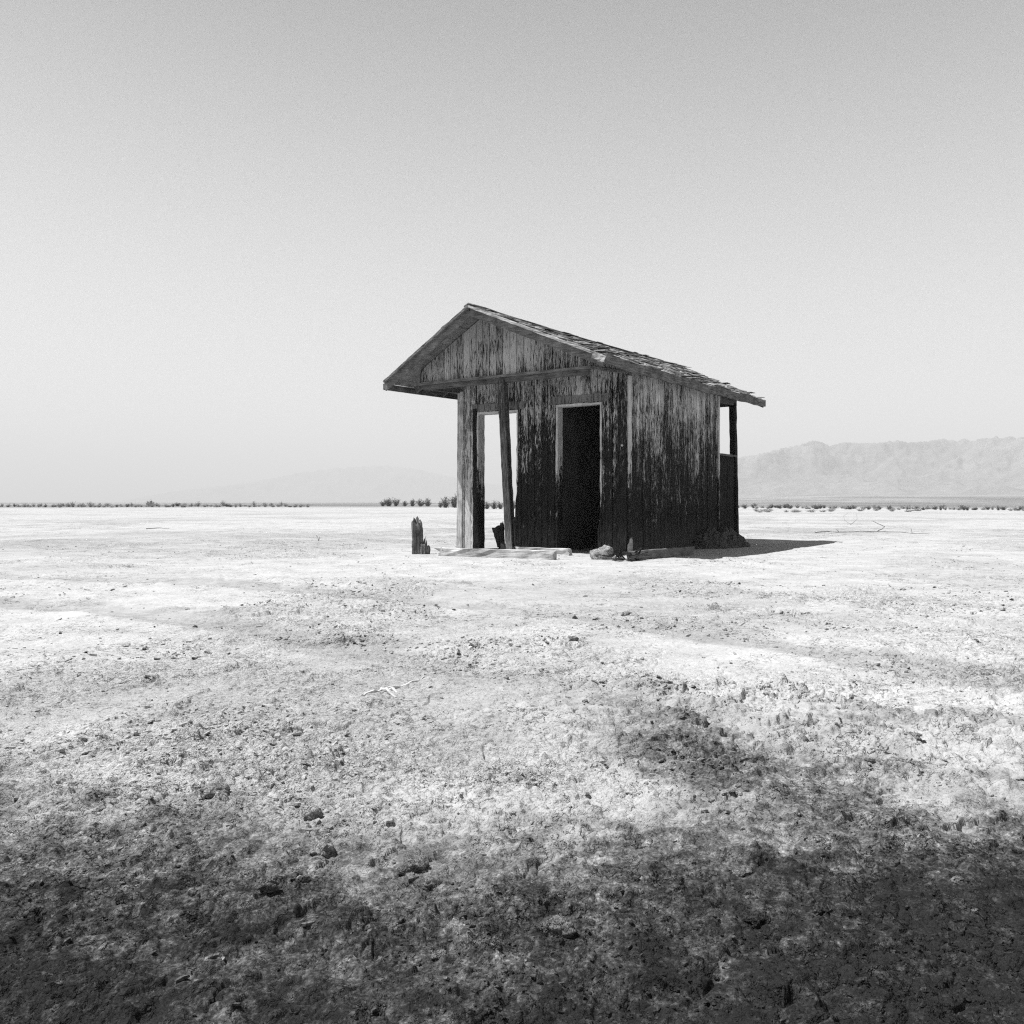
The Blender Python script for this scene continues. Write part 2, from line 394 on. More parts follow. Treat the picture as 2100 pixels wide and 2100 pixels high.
# ------------------------------------------------------------------ mountains
def range_mesh(name, prof, r0, r1, nr_, na_, seed, m):
    p = np.array(prof, float); az = np.arctan((p[:, 0]-1050)/1813); el = (1030-p[:, 1])/1813
    A = np.linspace(az[0], az[-1], na_); E = np.interp(A, az, el*np.cos(az))
    rr = np.linspace(r0, r1, nr_); AA, RR = np.meshgrid(A, rr)
    x = RR*np.sin(AA); y = RR*np.cos(AA); s = (r1-r0)
    n = fbm(x, y, s*.42, 6, seed, .55); rid = 1-np.abs(fbm(x+.2*s*n*0, y, s*.30, 6, seed+3, .5)); rid = rid**2
    t = (RR-r0)/(r1-r0); up = ss(0, .72, t)**1.35*ss(1.25, .75, t)
    H = up*(.42+.62*rid+.18*n)
    H = np.clip(H, 0.0, None)
    ratio = H/RR; mx = ratio.max(0)+1e-9
    kk = np.hanning(25); kk /= kk.sum(); mx = np.convolve(np.pad(mx, 12, 'edge'), kk, 'valid')
    H = H/mx[None, :]*E[None, :]
    jag = .0*fbm(A*3000, A*0, 22, 4, seed+9)
    H = H*(1+jag[None, :])+EYE*0-2*(1-ss(0, .05, t))
    V = np.stack([x, y, H], -1).reshape(-1, 3)
    i = np.arange(nr_-1)[:, None]*na_; j = np.arange(na_-1)[None, :]
    F = np.stack([i+j, i+na_+j, i+na_+j+1, i+j+1], -1).reshape(-1, 4)[:, ::-1]
    return tag(link(name, np_mesh(name, V, F), None, m), kind='structure')
m, t, b = mat('desert_rock', .95); pos = N(t, 'NewGeometry').outputs['Position']
t.links.new(mth(t, 'MULTIPLY', mr(t, noise(t, pos, .004, 6, .6), .35, .65, .14, .22), mr(t, noise(t, pos, .03, 5, .65), .35, .65, .8, 1.15)), b.inputs['Base Color'])
bump(t, b, noise(t, pos, .02, 6, .65), 1, 14)
range_mesh('hills', [(1330, 962), (1400, 952), (1470, 944), (1516, 938), (1560, 930), (1600, 920), (1640, 912), (1668, 903), (1684, 906), (1700, 914), (1730, 907), (1762, 908),
    (1800, 908), (1840, 903), (1866, 907), (1900, 905), (1930, 900), (1980, 903), (2030, 897), (2100, 896), (2250, 905), (2500, 900), (3000, 940)], 2300, 3900, 260, 900, 101, M.setdefault('rock', m))
range_mesh('hills', [(250, 1026), (330, 1012), (400, 1001), (480, 994), (560, 980), (620, 968), (690, 960), (740, 957), (800, 954), (850, 961), (900, 972), (960, 985), (1060, 1000), (1200, 1012), (1330, 1022)], 6500, 8300, 120, 600, 131, m)

# ------------------------------------------------------------------ haze
hz = MB(); hz.box(-9000, 9000, -1200, 9800, -16, 640)
m = bpy.data.materials.new('haze_air'); m.use_nodes = True; t = m.node_tree; t.nodes.clear()
pv = t.nodes.new('ShaderNodeVolumePrincipled'); pv.inputs['Color'].default_value = (1, 1, 1, 1); pv.inputs['Density'].default_value = .00038
pv.inputs['Anisotropy'].default_value = .0
om = t.nodes.new('ShaderNodeOutputMaterial'); t.links.new(pv.outputs[0], om.inputs['Volume'])
tag(hz.build('haze', m), kind='stuff', label='pale desert haze fading the far ranges', cat='haze')

# ------------------------------------------------------------------ hut
hut = empty('wooden_hut', (C0[0], C0[1], 0), math.atan2(AX[1], AX[0]))
tag(hut, 'abandoned weathered wooden hut with gabled roof and open doorways on the pale desert flat', 'hut')
BW = .115
def roof_pts(y):
    t = (y+1.0)/5.9
    sag = -.05*math.sin(math.pi*min(1, max(0, t)))
    ridge = (-1.9+.5*t, 3.40-.13*t+sag*.6)
    return (-3.48+.28*t, 2.47+.03*t+sag*.3), ridge, (.20, 2.515+sag*.4)
def zr(x, y):
    l, r_, e_ = roof_pts(y)
    if x < r_[0]: return l[1]+(r_[1]-l[1])*(x-l[0])/(r_[0]-l[0])
    return r_[1]+(e_[1]-r_[1])*(x-r_[0])/(e_[0]-r_[0])
def slab_wall(mb, a0, a1, ztop, to3, opens=(), zbot=-.06, th=.018, step=BW, gap=.009, jit=.004, dz=.13, ragged=.0):
    """vertical boards from a0 to a1; opens = list of (L(z), R(z), ztop) holes; to3(a, depth, z) -> point"""
    n = max(1, round(abs(a1-a0)/step)); xs = [a0+(a1-a0)*k/n for k in range(n+1)]
    for k in range(n):
        x0, x1 = xs[k]+gap/2, xs[k+1]-gap/2; d0 = random.uniform(-jit, jit); tw = random.uniform(-jit, jit)
        zb = zbot+random.uniform(0, ragged); mb.cur = random.uniform(-.5, .5)
        zt0, zt1 = ztop(x0), ztop(x1); levels = []
        z = zb
        while z < min(zt0, zt1)-.02: levels.append(z); z += dz
        for (Lf, Rf, zo, zlo) in opens:
            levels += [q for q in (zo, zlo) if zb < q < min(zt0, zt1)]
        levels = sorted(set(levels)); levels.append(None)
        for i in range(len(levels)-1):
            za = levels[i]; zc = levels[i+1]
            zm = (za+(zc if zc is not None else za+.02))/2
            pieces = [((x0, x1), (x0, x1 if True else 0))]
            for (Lf, Rf, zo, zlo) in opens:
                if not (zlo < zm < zo): continue
                new = []
                for (b0, b1), (c0, c1) in pieces:
                    lb, lc = Lf(za), Lf(zc if zc is not None else za); rb, rc = Rf(za), Rf(zc if zc is not None else za)
                    if min(b1, lb)-b0 > .004 or min(c1, lc)-c0 > .004: new.append(((b0, max(b0, min(b1, lb))), (c0, max(c0, min(c1, lc)))))
                    if b1-max(b0, rb) > .004 or c1-max(c0, rc) > .004: new.append(((min(b1, max(b0, rb)), b1), (min(c1, max(c0, rc)), c1)))
                pieces = new
            for (b0, b1), (c0, c1) in pieces:
                t0, t1 = (zt0, zt1) if zc is None else (zc, zc)
                P = [to3(b0, d0, za), to3(b1, d0+tw, za), to3(b1, d0+th, za), to3(b0, d0+th, za),
                     to3(c0, d0, t0), to3(c1, d0+tw, t1), to3(c1, d0+th, t1), to3(c0, d0+th, t0)]
                mb.hexa(P, (zc is not None and i == 0 or (i and (zc is not None)), 1, 1, 1, 1, 1))
def jl(base, amp, seed, lo_fn=None):
    rs = random.Random(seed); tab = [rs.uniform(-amp, amp) for _ in range(60)]
    def f(z):
        q = max(0, z+.3)/.05; i = int(q) % 59; u = q-int(q)
        wgt = 1 if z < 1.2 else .15
        return base+(tab[i]*(1-u)+tab[i+1]*u)*wgt+(lo_fn(z) if lo_fn else 0)
    return f
front = lambda a, d, z: (a, d, z)
oA = (jl(-2.51, .008, 1, lambda z: -.02*max(0, .5-z)), jl(-1.78, .012, 2, lambda z: -.11*max(0, min(1, (.95-z)/.9))), 2.045, -1)
oB = (jl(-1.105, .004, 3, lambda z: .0), jl(-.395, .012, 4, lambda z: -.085*max(0, min(1, (.8-z)/.75))), 2.05, -1)
fw = MB()
slab_wall(fw, -2.525, 0, lambda x: zr(x, 0)-.06, front, (oA, oB), ragged=.05)
front_wall = fw.build('front_wall', M['siding'], hut)
lb = MB(); slab_wall(lb, -2.87, -2.535, lambda x: zr(x, 0)-.06, front, (), ragged=.03)
lb.build('pale_end_boards', wood('end_boards', paint=.58, z_bare=-2, z_full=2.2, p_lo=1.0, p_hi=.40, bare_lo=.03, bare_hi=.16), front_wall)
bk = MB(); slab_wall(bk, -2.86, -.01, lambda x: zr(x, 0)-.10, lambda a, d, z: (a, d+.022, z), (oA, oB), step=3, th=.012, jit=0, gap=0)
bk.build('wall_sheathing', M['darkboard'], front_wall)
# darker band of bare wood where head casings were torn off
M['scar'] = wood('bare_casing_scar', paint=.19, z_bare=1.0, z_full=2.0, p_lo=.5, p_hi=.72, bare_hi=.05)
for (x0, x1, z0, z1) in ((-2.62, -1.66, 2.06, 2.17), (-1.22, -.28, 2.085, 2.19)):
    sm = MB(); n = round((x1-x0)/BW); 
    for k in range(n):
        q0 = x0+(x1-x0)*k/n+.004; q1 = x0+(x1-x0)*(k+1)/n-.004
        sm.box(q0, q1, -.0085, -.0045+.004, z0+random.uniform(-.004, .004), z1+random.uniform(-.008, .006))
    sm.build('casing_scar', M['scar'], front_wall)
sw = MB(); slab_wall(sw, 0, 3.25, lambda y: zr(0, y)-.06, lambda a, d, z: (-d+.002, a, z), (), ragged=.05, gap=.008, jit=.005)
side_wall = sw.build('side_wall', M['siding'], hut)
bk = MB(); slab_wall(bk, .02, 3.24, lambda y: zr(0, y)-.1, lambda a, d, z: (-d-.022, a, z), (), step=4, th=.012, jit=0, gap=0); bk.build('wall_sheathing', M['darkboard'], side_wall)
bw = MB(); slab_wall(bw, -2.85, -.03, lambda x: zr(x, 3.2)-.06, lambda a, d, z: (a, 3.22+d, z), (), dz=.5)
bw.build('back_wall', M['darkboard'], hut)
lw = MB(); slab_wall(lw, 1.9, 3.2, lambda y: zr(-2.86, y)-.06, lambda a, d, z: (-2.86+d, a, z), (), dz=.5)
lw.build('left_wall', M['siding'], hut)
pw_ = MB(); slab_wall(pw_, .05, 3.2, lambda y: zr(-1.3, y)-.08, lambda a, d, z: (-1.30-d, a, z), (), dz=.5, gap=.001, jit=.002)
pw_.build('partition_wall', M.setdefault('inner', plain_wood('interior_boards', .06, .14, 'z')), hut)
fl = MB(); fl.box(-2.8, -.05, .06, 3.15, -.03, .012)
# gable over the porch
gb = MB(); GL, GR = -3.09, -.20
slab_wall(gb, GL, GR, lambda x: max(zr(x, -.65)-.045, 2.47), lambda a, d, z: (a, -.65+d, z), (), zbot=2.455, dz=.4, jit=.003)
gable = gb.build('gable_siding', M['gable'], hut)
bk = MB(); slab_wall(bk, GL+.01, GR-.01, lambda x: max(zr(x, -.6)-.07, 2.5), lambda a, d, z: (a, -.628+d, z), (), zbot=2.47, step=4, dz=2, jit=0, th=.01); bk.build('gable_sheathing', M['darkboard'], gable)
tr = MB(); tr.beam((GL-.01, -.668, 2.445), (GR+.02, -.668, 2.445), .055, .032, seg=24, jit=.0015); tr.build('gable_ledge', M['barge'], hut)
def beam_part(name, m_, p0, p1, w_, h_, **k):
    q = MB(); q.beam(p0, p1, w_, h_, **k); return q.build(name, m_, hut)
beam_part('porch_beam', M['rafter'], (GL+.06, -.60, 2.40), (GR-.05, -.60, 2.40), .07, .075, jit=.002)
beam_part('side_beam', M['rafter'], (-3.02, -.62, 2.41), (-2.85, .0, 2.41), .05, .10, jit=.002)
beam_part('side_beam', M['barge'], (GR-.01, -.64, 2.445), (-.035, -.02, 2.445), .05, .035, jit=.001)
sg = MB(); slab_wall(sg, -.64, -.01, lambda y: zr(-.1, y)-.05, lambda a, d, z: (-.03-.17*(-a/.64)-d, a, z), (), zbot=2.465, dz=.4, jit=.002); sg.build('side_gable_siding', M['gable'], hut)
beam_part('left_header', M['rafter'], (-2.84, .02, 2.36), (-2.86, 3.2, 2.38), .05, .14, jit=.002)
# corner boards
q = MB(); q.beam((-.075, -.018, -.05), (-.07, -.016, 2.52), .135, .02, up=(0, -1, 0), jit=.003, seg=20)
corner = q.build('corner_board', M['corner'], hut)
q = MB(); q.beam((.012, .045, -.04), (.012, .035, 2.40), .02, .085, up=(0, 1, 0), jit=.002, seg=20); q.build('corner_board', M['trim'], hut)
q = MB(); q.beam((.010, 3.235, -.05), (.010, 3.235, 2.44), .02, .06, up=(0, 1, 0), jit=.002); q.build('corner_board', M['trim'], hut)
q = MB(); q.beam((-2.85, -.012, -.05), (-2.825, -.012, 2.38), .10, .018, up=(0, -1, 0), jit=.002, seg=20); q.build('corner_board', M.setdefault('leftboard', plain_wood('bleached_corner_wood', .24, .56, 'z')), hut)
q = MB(); q.beam((-2.84, .045, -.05), (-2.83, .045, 2.4), .07, .08, up=(0, -1, 0), jit=.002, seg=20); q.build('corner_stud', M['rafter'], hut)
# dark stripped strip left of the first opening
q = MB(); q.beam((-2.545, -.014, -.05), (-2.555, -.014, 2.10), .065, .016, up=(0, -1, 0), jit=.004, seg=24); q.build('stripped_casing', M['darkboard'], front_wall)
# a pale knot-like patch on the corner board
q = MB(); n0 = len(q.v)
ring = [(.018*math.cos(a_), .018*math.sin(a_)*(1.25 if math.sin(a_) < 0 else .35)) for a_ in [k*math.pi/7 for k in range(14)]]
for dy in (-.030, -.038):
    q.v += [(-.065+u, dy, 1.47+v) for u, v in ring]
q.f.append(tuple(range(14, 28))); q.f.append(tuple(range(13, -1, -1)))
for k in range(14): q.f.append((k, (k+1) % 14, 14+(k+1) % 14, 14+k))
q.build('pale_patch', M['palerail'], corner)
# door frames
def frame(L_, R_, zt, d0, d1, name):
    q = MB(); q.beam((L_+.015, (d0+d1)/2, -.03), (L_+.015, (d0+d1)/2, zt), .03, d1-d0, up=(0, 1, 0), jit=.002, seg=22)
    o = q.build(name, M['trim'], hut)
    q = MB(); q.beam((L_, (d0+d1)/2, zt+.012), (R_, (d0+d1)/2, zt+.012), d1-d0, .03, jit=.0012); q.build('door_head', M['palerail'] if 0 else M['trim'], o)
    q = MB(); q.beam((R_-.012, (d0+d1)/2+.006, .0), (R_-.012, (d0+d1)/2+.006, zt), .022, d1-d0, up=(0, 1, 0), jit=.003, seg=22)
    q.build('door_jamb', M['trim'], o)
frame(-2.52, -1.775, 2.02, -.012, .15, 'door_frame')
frame(-1.12, -.39, 2.045, -.02, .12, 'door_frame')
# leaning porch post
q = MB(); q.beam((-1.475, -.62, .0), (-1.62, -.62, 2.40), .105, .10, up=(0, -1, 0), seg=26, jit=.0025, rag0=.06); pp = q.build('porch_post', M['post'], hut)
q = MB(); q.beam((-1.425, -.63, .03), (-1.52, -.63, 1.55), .03, .03, up=(0, -1, 0), seg=14, jit=.004, rag0=.1, rag1=.1, taper=.6); q.build('splinter', M['darkboard'], pp)
# back porch
q = MB(); q.beam((-.05, 4.16, -.05), (-.05, 4.03, 2.40), .10, .10, up=(0, -1, 0), jit=.003); q.build('porch_post', M['darkboard'], hut)
q = MB(); slab_wall(q, 3.26, 4.02, lambda y: 1.47, lambda a, d, z: (-.02-d, a, z), (), dz=.3); hw = q.build('half_wall', M['darkboard'], hut)
q = MB(); q.beam((-.02, 3.26, 1.49), (-.02, 4.04, 1.49), .08, .035, jit=.002); q.build('rail', M['rafter'], hw)
beam_part('porch_header', M['rafter'], (-.04, 3.25, 2.415), (-.04, 4.12, 2.415), .06, .10, jit=.002)
beam_part('porch_header', M['rafter'], (-2.86, 4.08, 2.40), (-.04, 4.08, 2.40), .06, .09, jit=.002)

# roof: deck boards run along y, on rafters
def roof_pt(side, u, y, dz=0):
    l, r_, e_ = roof_pts(y); q = e_ if side > 0 else l
    return Vector((r_[0]+(q[0]-r_[0])*u, y, r_[1]+(q[1]-r_[1])*u+dz))
deck = MB()
for side in (1, -1):
    nb = 14
    for k in range(nb):
        ys = [-1.0+5.9*i/20 for i in range(21)]; e0 = random.uniform(-.01, .01); e1 = random.uniform(-.05, .04); w0 = random.uniform(-.003, .003)
        for i in range(20):
            ya = ys[i]+(e0 if i == 0 else 0); yb = ys[i+1]+(e1 if i == 19 else 0)
            u0 = k/nb+.002; u1 = (k+1)/nb-.002
            P = [roof_pt(side, u0, ya, -.022+w0), roof_pt(side, u1, ya, -.022+w0), roof_pt(side, u1, yb, -.022+w0), roof_pt(side, u0, yb, -.022+w0)]
            T = [p+Vector((0, 0, .02)) for p in P]
            deck.hexa(P+T if side > 0 else [P[i_] for i_ in (1, 0, 3, 2)]+[T[i_] for i_ in (1, 0, 3, 2)], (1, 1, i == 0, 1, i == 19, 1))
roof = deck.build('roof', M['soffit'], hut)
sh = MB()
for side in (1, -1):
    nc = 17
    for k in range(nc):
        y = -1.03+random.uniform(0, .05)
        while y < 4.92:
            wd = random.uniform(.07, .22); y1 = min(y+wd, 4.96)
            miss = .20 if side > 0 else .05
            if .2 < vn(np.array([y*1.3]), np.array([k*.31]), 1, 3+side)[0] and random.random() > miss:
                u0 = k/nc-.02; u1 = (k+1)/nc+random.uniform(-.008, .030)
                u0 = max(u0, 0); c = random.random()
                lift = random.uniform(.0, .014)+(.055*random.random()**2 if c > .72 else 0); tk = random.uniform(.006, .012)
                ly_ = random.uniform(-.006, .012)
                P = [roof_pt(side, u0, y+.003, .002), roof_pt(side, u1, y+.003, .006+lift), roof_pt(side, u1+random.uniform(-.01, .01), y1-.003, .006+lift+ly_), roof_pt(side, u0, y1-.003, .002)]
                T = [p+Vector((0, 0, tk)) for p in P]
                if side < 0: P = [P[i] for i in (1, 0, 3, 2)]; T = [T[i] for i in (1, 0, 3, 2)]
                sh.hexa(P+T)
            y = y1
sh.build('shingle_covering', M['shingle'], roof)
for s_ in (1, -1):
    rc = MB(); y = -1.03; prev = random.uniform(.02, .03)
    while y < 4.75:
        y1 = y+random.uniform(.12, .4); nx = random.uniform(.020, .034); wd = random.uniform(.042, .056)
        a_ = roof_pt(s_, 0, y, .020); b_ = roof_pt(s_, wd, y, prev); c_ = roof_pt(s_, wd, y1, nx); d_ = roof_pt(s_, 0, y1, .020)
        P = [a_, b_, c_, d_]; T = [p+Vector((0, 0, .012)) for p in P]; prev = nx
        if s_ < 0: P = [P[i] for i in (1, 0, 3, 2)]; T = [T[i] for i in (1, 0, 3, 2)]
        rc.hexa(P+T); y = y1
    rc.build('ridge_cap', M['shingle'], roof)
# rafters
for y in (-.35, .25, .85, 1.45, 2.05, 2.65, 3.25, 3.85, 4.45):
    for s_ in (-1, 1):
        q = MB(); q.beam(roof_pt(s_, .02, y, -.072), roof_pt(s_, .985, y, -.072), .04, .085, up=(0, 0, 1), seg=8, jit=.001); q.build('rafter', M['rafter'], roof)
# barge boards and the pale trim laid over them, both rakes
for s_ in (-1, 1):
    q = MB(); q.beam(roof_pt(s_, 0, -.985, -.085), roof_pt(s_, 1.0 if s_ < 0 else .985, -.985, -.085), .028, .105, up=(0, 0, 1), seg=24, jit=.0015); bb = q.build('barge_board', M['barge'], roof)
    q = MB(); q.beam(roof_pt(s_, 0, -1.02, -.018), roof_pt(s_, 1.0 if s_ < 0 else .93, -1.02, -.018), .045, .035, up=(0, 0, 1), seg=24, jit=.002, rag1=.06); q.build('rake_trim', M['barge' if s_ < 0 else 'palerail'], bb)
q = MB(); q.beam(roof_pt(1, .93, -1.04, -.045), roof_pt(1, 1.01, -1.035, -.045), .022, .075, up=(0, 0, 1), seg=5, jit=.003); q.build('rake_end', M['palerail'], roof)
# eave fascia, in two lengths on the right
for (y0, y1, xo) in ((-1.03, 4.05, .212), (4.065, 4.9, .206)):
    q = MB(); nseg = 34
    zf = lambda yy: roof_pts(yy)[2][1]-.052+.006*math.sin(yy*5.1)
    n = 12
    pts = [y0+(y1-y0)*k/nseg for k in range(nseg+1)]
    for i in range(nseg):
        a_, b_ = pts[i], pts[i+1]; wa = .062+.006*math.sin(a_*3.3+1)+.004*math.sin(a_*9); wb = .062+.006*math.sin(b_*3.3+1)+.004*math.sin(b_*9)
        za, zb = zf(a_), zf(b_)
        q.hexa([(xo, a_, za-wa), (xo+.028, a_, za-wa), (xo+.028, b_, zb-wb), (xo, b_, zb-wb), (xo, a_, za+.06), (xo+.028, a_, za+.06), (xo+.028, b_, zb+.06), (xo, b_, zb+.06)], (1, 1, i == 0, 1, i == nseg-1, 1))
    q.build('fascia', M['fascia'], roof)
for i, yb in enumerate((-.4,)):
    pass
q = MB(); q.beam((-3.49, -1.0, 2.40), (-3.22, 4.9, 2.43), .025, .09, seg=30, jit=.0015); q.build('fascia', M['fascia'], roof)
q = MB(); q.beam(roof_pt(-1, 0, 4.92, -.075), roof_pt(-1, 1, 4.92, -.075), .028, .11, seg=12, jit=.001); q.build('barge_board', M['barge'], roof)
q = MB(); q.beam(roof_pt(1, 0, 4.92, -.075), roof_pt(1, 1.0, 4.92, -.075), .028, .11, seg=12, jit=.001); q.build('barge_board', M['barge'], roof)

# ------------------------------------------------------------------ timber lying about
def lying(name, label, a, b_, w_, h_, m_, cat='plank', lift=0.0, **k):
    mid = ((a[0]+b_[0])/2, (a[1]+b_[1])/2); L_ = math.hypot(b_[0]-a[0], b_[1]-a[1]); rz = math.atan2(b_[1]-a[1], b_[0]-a[0])
    z0, z1 = gz(*a), gz(*b_); q = MB()
    q.beam((-L_/2, 0, h_/2-.012), (L_/2, 0, h_/2-.012), w_, h_, **k)
    o = q.build(name, M[m_]); o.location = (mid[0], mid[1], (z0+z1)/2+lift); o.rotation_euler = (0, math.atan2(z0-z1, L_)+k.get('tip', 0)*0, rz)
    return tag(o, label, cat)
lying('fallen_plank', 'long bleached timber lying in the sun in front of the left doorway', (-1.02, 11.5), (.53, 10.62), .07, .115, 'plank_pale', jit=.0045, rag0=.2, rag1=.03)
lying('fallen_plank', 'short pale beam lying behind the long timber at the doorway', (.02, 12.05), (.78, 11.55), .08, .10, 'plank_pale', jit=.006, rag0=.10, rag1=.06)
lying('fallen_plank', 'grey plank on edge lying along the shaded side wall of the hut', (1.36, 10.45), (2.42, 11.75), .05, .11, 'plank_grey', jit=.004, rag1=.09, rag0=.05, lift=.015)

def stump(mb, cx, cy, r, h, lean=(0, 0), rag=.3, seed=0, K=22, J=16, squash=1.0):
    rs = random.Random(seed); top = [h*(1-rag*(.5+.5*math.sin(a_+seed))*.8-rag*.35*abs(math.sin(2.5*a_+seed*2))-rs.uniform(0, .05)) for a_ in [2*math.pi*k/K for k in range(K)]]
    rad = [r*(1+.16*math.sin(3*a_+seed)+rs.uniform(-.14, .14)) for a_ in [2*math.pi*k/K for k in range(K)]]
    n = len(mb.v)
    for j in range(J+1):
        t = j/J
        for k in range(K):
            a_ = 2*math.pi*k/K; rr = rad[k]*(1.12-.14*t+.05*math.sin(7*t+seed+k*.3))+rs.uniform(-.003, .003)
            if j >= J-1: rr *= .80 if j == J else .95
            z = top[k]*t-.05*(1-t)
            mb.v.append((cx+rr*math.cos(a_)+lean[0]*z, cy+rr*math.sin(a_)*squash+lean[1]*z, z))
    for j in range(J):
        for k in range(K):
            a_ = n+j*K+k; b_ = n+j*K+(k+1) % K; mb.f.append((a_, b_, b_+K, a_+K))
    mb.v.append((cx+lean[0]*h, cy+lean[1]*h, min(top)*.9)); c = len(mb.v)-1
    for k in range(K): mb.f.append((n+J*K+k, n+J*K+(k+1) % K, c))
x0, y0 = px(858, 1136)
q = MB(); stump(q, 0, 0, .066, .52, (-.05, 0), .16, 3); 
st = empty('broken_post_stump', (x0, y0, gz(x0, y0)))
tag(st, 'splintered pale post stump standing alone left of the hut', 'stump')
q.build('shaft', M['stump'], st)
q = MB(); stump(q, .085, -.03, .062, .18, (.04, 0), .35, 8); stump(q, .05, -.02, .026, .29, (.15, 0), .6, 5, 12, 8); stump(q, .10, -.01, .016, .23, (.05, 0), .6, 6, 10, 8); q.build('split_foot', M['stump'], st)
x0, y0 = px(1030, 1128)
st = empty('broken_post_stump', (x0, y0, gz(x0, y0))); tag(st, 'dark splintered post stump at the foot of the leaning porch post', 'stump')
q = MB(); stump(q, -.01, .03, .042, .44, (.0, 0), .2, 12); q.build('shaft', M['stumpdark'], st)
q = MB(); q.beam((-.02, -.02, .05), (-.105, .0, .36), .035, .10, up=(1, 0, 0), seg=8, jit=.004, rag1=.07); q.build('split_slab', M['stumpdark'], st)
q = MB(); stump(q, .03, -.06, .055, .12, (0, 0), .3, 15); stump(q, .12, -.04, .035, .12, (.1, 0), .4, 17); q.build('split_foot', M['stump'], st)

def rock_mesh(name, rx, ry, rz_, seed, sub=4, amp=.28, f=1.6, sharp=.6):
    import bmesh
    bm = bmesh.new(); bmesh.ops.create_icosphere(bm, subdivisions=sub, radius=1)
    V = np.array([v.co[:] for v in bm.verts]); s = seed*3.7
    def n3(P, sc_, sd):
        return (fbm(P[:, 0]+s, P[:, 1]+P[:, 2]*.7, sc_, 3, sd)+fbm(P[:, 2]+s, P[:, 0]-P[:, 1]*.6, sc_, 3, sd+7)+fbm(P[:, 1]-s, P[:, 2]+.4*P[:, 0], sc_, 3, sd+13))/3
    d = 1+amp*1.6*n3(V, 1/f, seed)+amp*.5*n3(V, .22, seed+50)
    fac = (np.abs(n3(V, .5, seed+90)) < .05)*(-.06*sharp)
    V = V*(d+fac)[:, None]; V[:, 2] = np.where(V[:, 2] < -.35, -.35, V[:, 2])
    V *= np.array([rx, ry, rz_])
    for v, c_ in zip(bm.verts, V): v.co = c_
    me = bpy.data.meshes.new(name); bm.to_mesh(me); bm.free()
    for p in me.polygons: p.use_smooth = True
    return me
M['rockpale'] = ground_mat('pale_stone', False, (.36, .44)); M['clod'] = ground_mat('soil_clod', False, (.24, .31)); M['darkclod'] = ground_mat('burn_dark_clod', False, (.26, .34), .16)
M['darkstone'] = ground_mat('dark_stone', False, (.06, .12)); M['darkestclod'] = ground_mat('burn_darkest_clod', False, (.26, .34), .5)  # dark clods are toned down to match the painted foreground burn
def rock(pxx, pyy, wpx, hpx, label, m_='clod', name='clod', cat='clod', seed=1, rot=0, dep=.8, sub=4, amp=.28, sink=.1):
    x, y = px(pxx, pyy); k = y/1813; rx = wpx*k/2; rz_ = hpx*k/2.0
    o = link(name, rock_mesh(name, rx, rx*dep, rz_, seed, sub, amp), None, M[m_]); o.location = (x, y+rx*dep*.6, gz(x, y)+rz_*(.30-sink)); o.rotation_euler = (0, 0, rot)
    return tag(o, label, cat)
rock(1240, 1148, 54, 44, 'large pale stone on the ground below the right doorway of the hut', 'rockpale', 'stone', 'stone', 4, .2, .7)
rock(1268, 1150, 26, 16, 'small pale stone between the large stone and the grey plank', 'rockpale', 'stone', 'stone', 9, .6, .7)
rock(1176, 1328, 22, 16, 'small pointed pale stone on the open flat below the hut', 'clod', 'stone', 'stone', 14, .6, .7, 3)
rock(1285, 1262, 22, 13, 'small rounded stone on the flat between hut and camera', 'clod', 'stone', 'stone', 15, .1, .7, 3)
rock(399, 1284, 11, 9, 'tiny dark stone on the bright flat at left', 'darkstone', 'stone', 'stone', 16, .1, .9, 3)
rock(1464, 1480, 22, 7, 'flat white chip lying in the dark soil patch at right', 'rockpale', 'chip', 'stone chip', 17, .1, .5, 3)
rock(1966, 1812, 30, 16, 'pale stone in the darkened soil at lower right', 'darkclod', 'stone', 'stone', 18, .3, .7)
rock(435, 1650, 62, 34, 'low domed clod of crust in the left foreground', 'clod', 'clod', 'clod', 21, .3, .8)
rock(640, 1690, 38, 34, 'upper round clod of the foreground pair left of centre', 'clod', 'clod', 'clod', 22, .8, .8)
rock(628, 1712, 20, 18, 'small round clod just under the upper clod left of centre', 'clod', 'clod', 'clod', 23, .8, .8, 3)
rock(658, 1765, 56, 44, 'biggest clod of the left foreground, casting a black shadow', 'clod', 'clod', 'clod', 24, 1.8, .8, 4, .36)
rock(545, 1850, 44, 30, 'rough dark clod at lower left', 'darkclod', 'clod', 'clod', 25, .5, .8, 4, .4)
rock(620, 1824, 26, 18, 'small smooth clod right of the rough dark clod', 'clod', 'clod', 'clod', 26, .5, .8, 3)
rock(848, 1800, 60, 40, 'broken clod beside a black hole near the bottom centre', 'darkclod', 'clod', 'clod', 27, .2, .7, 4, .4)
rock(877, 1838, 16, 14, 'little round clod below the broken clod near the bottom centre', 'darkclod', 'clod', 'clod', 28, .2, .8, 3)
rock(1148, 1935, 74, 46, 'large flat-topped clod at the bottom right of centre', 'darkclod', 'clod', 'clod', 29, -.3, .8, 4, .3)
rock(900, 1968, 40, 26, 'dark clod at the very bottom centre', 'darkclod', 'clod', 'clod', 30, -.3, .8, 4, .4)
rock(1525, 1800, 46, 26, 'dark crumbly clod in the darkened soil right of centre', 'darkclod', 'clod', 'clod', 31, .6, .8)
rock(1690, 1880, 44, 28, 'black clod in the lower right soil', 'darkestclod', 'clod', 'clod', 32, .6, .8, 4, .4)
rock(1560, 1900, 50, 24, 'low dark clod left of the black clod in the lower right soil', 'darkestclod', 'clod', 'clod', 33, .6, .8, 4, .4)
rock(1870, 1540, 50, 20, 'long low clod on the bright crust at right', 'clod', 'clod', 'clod', 34, .3, .6)

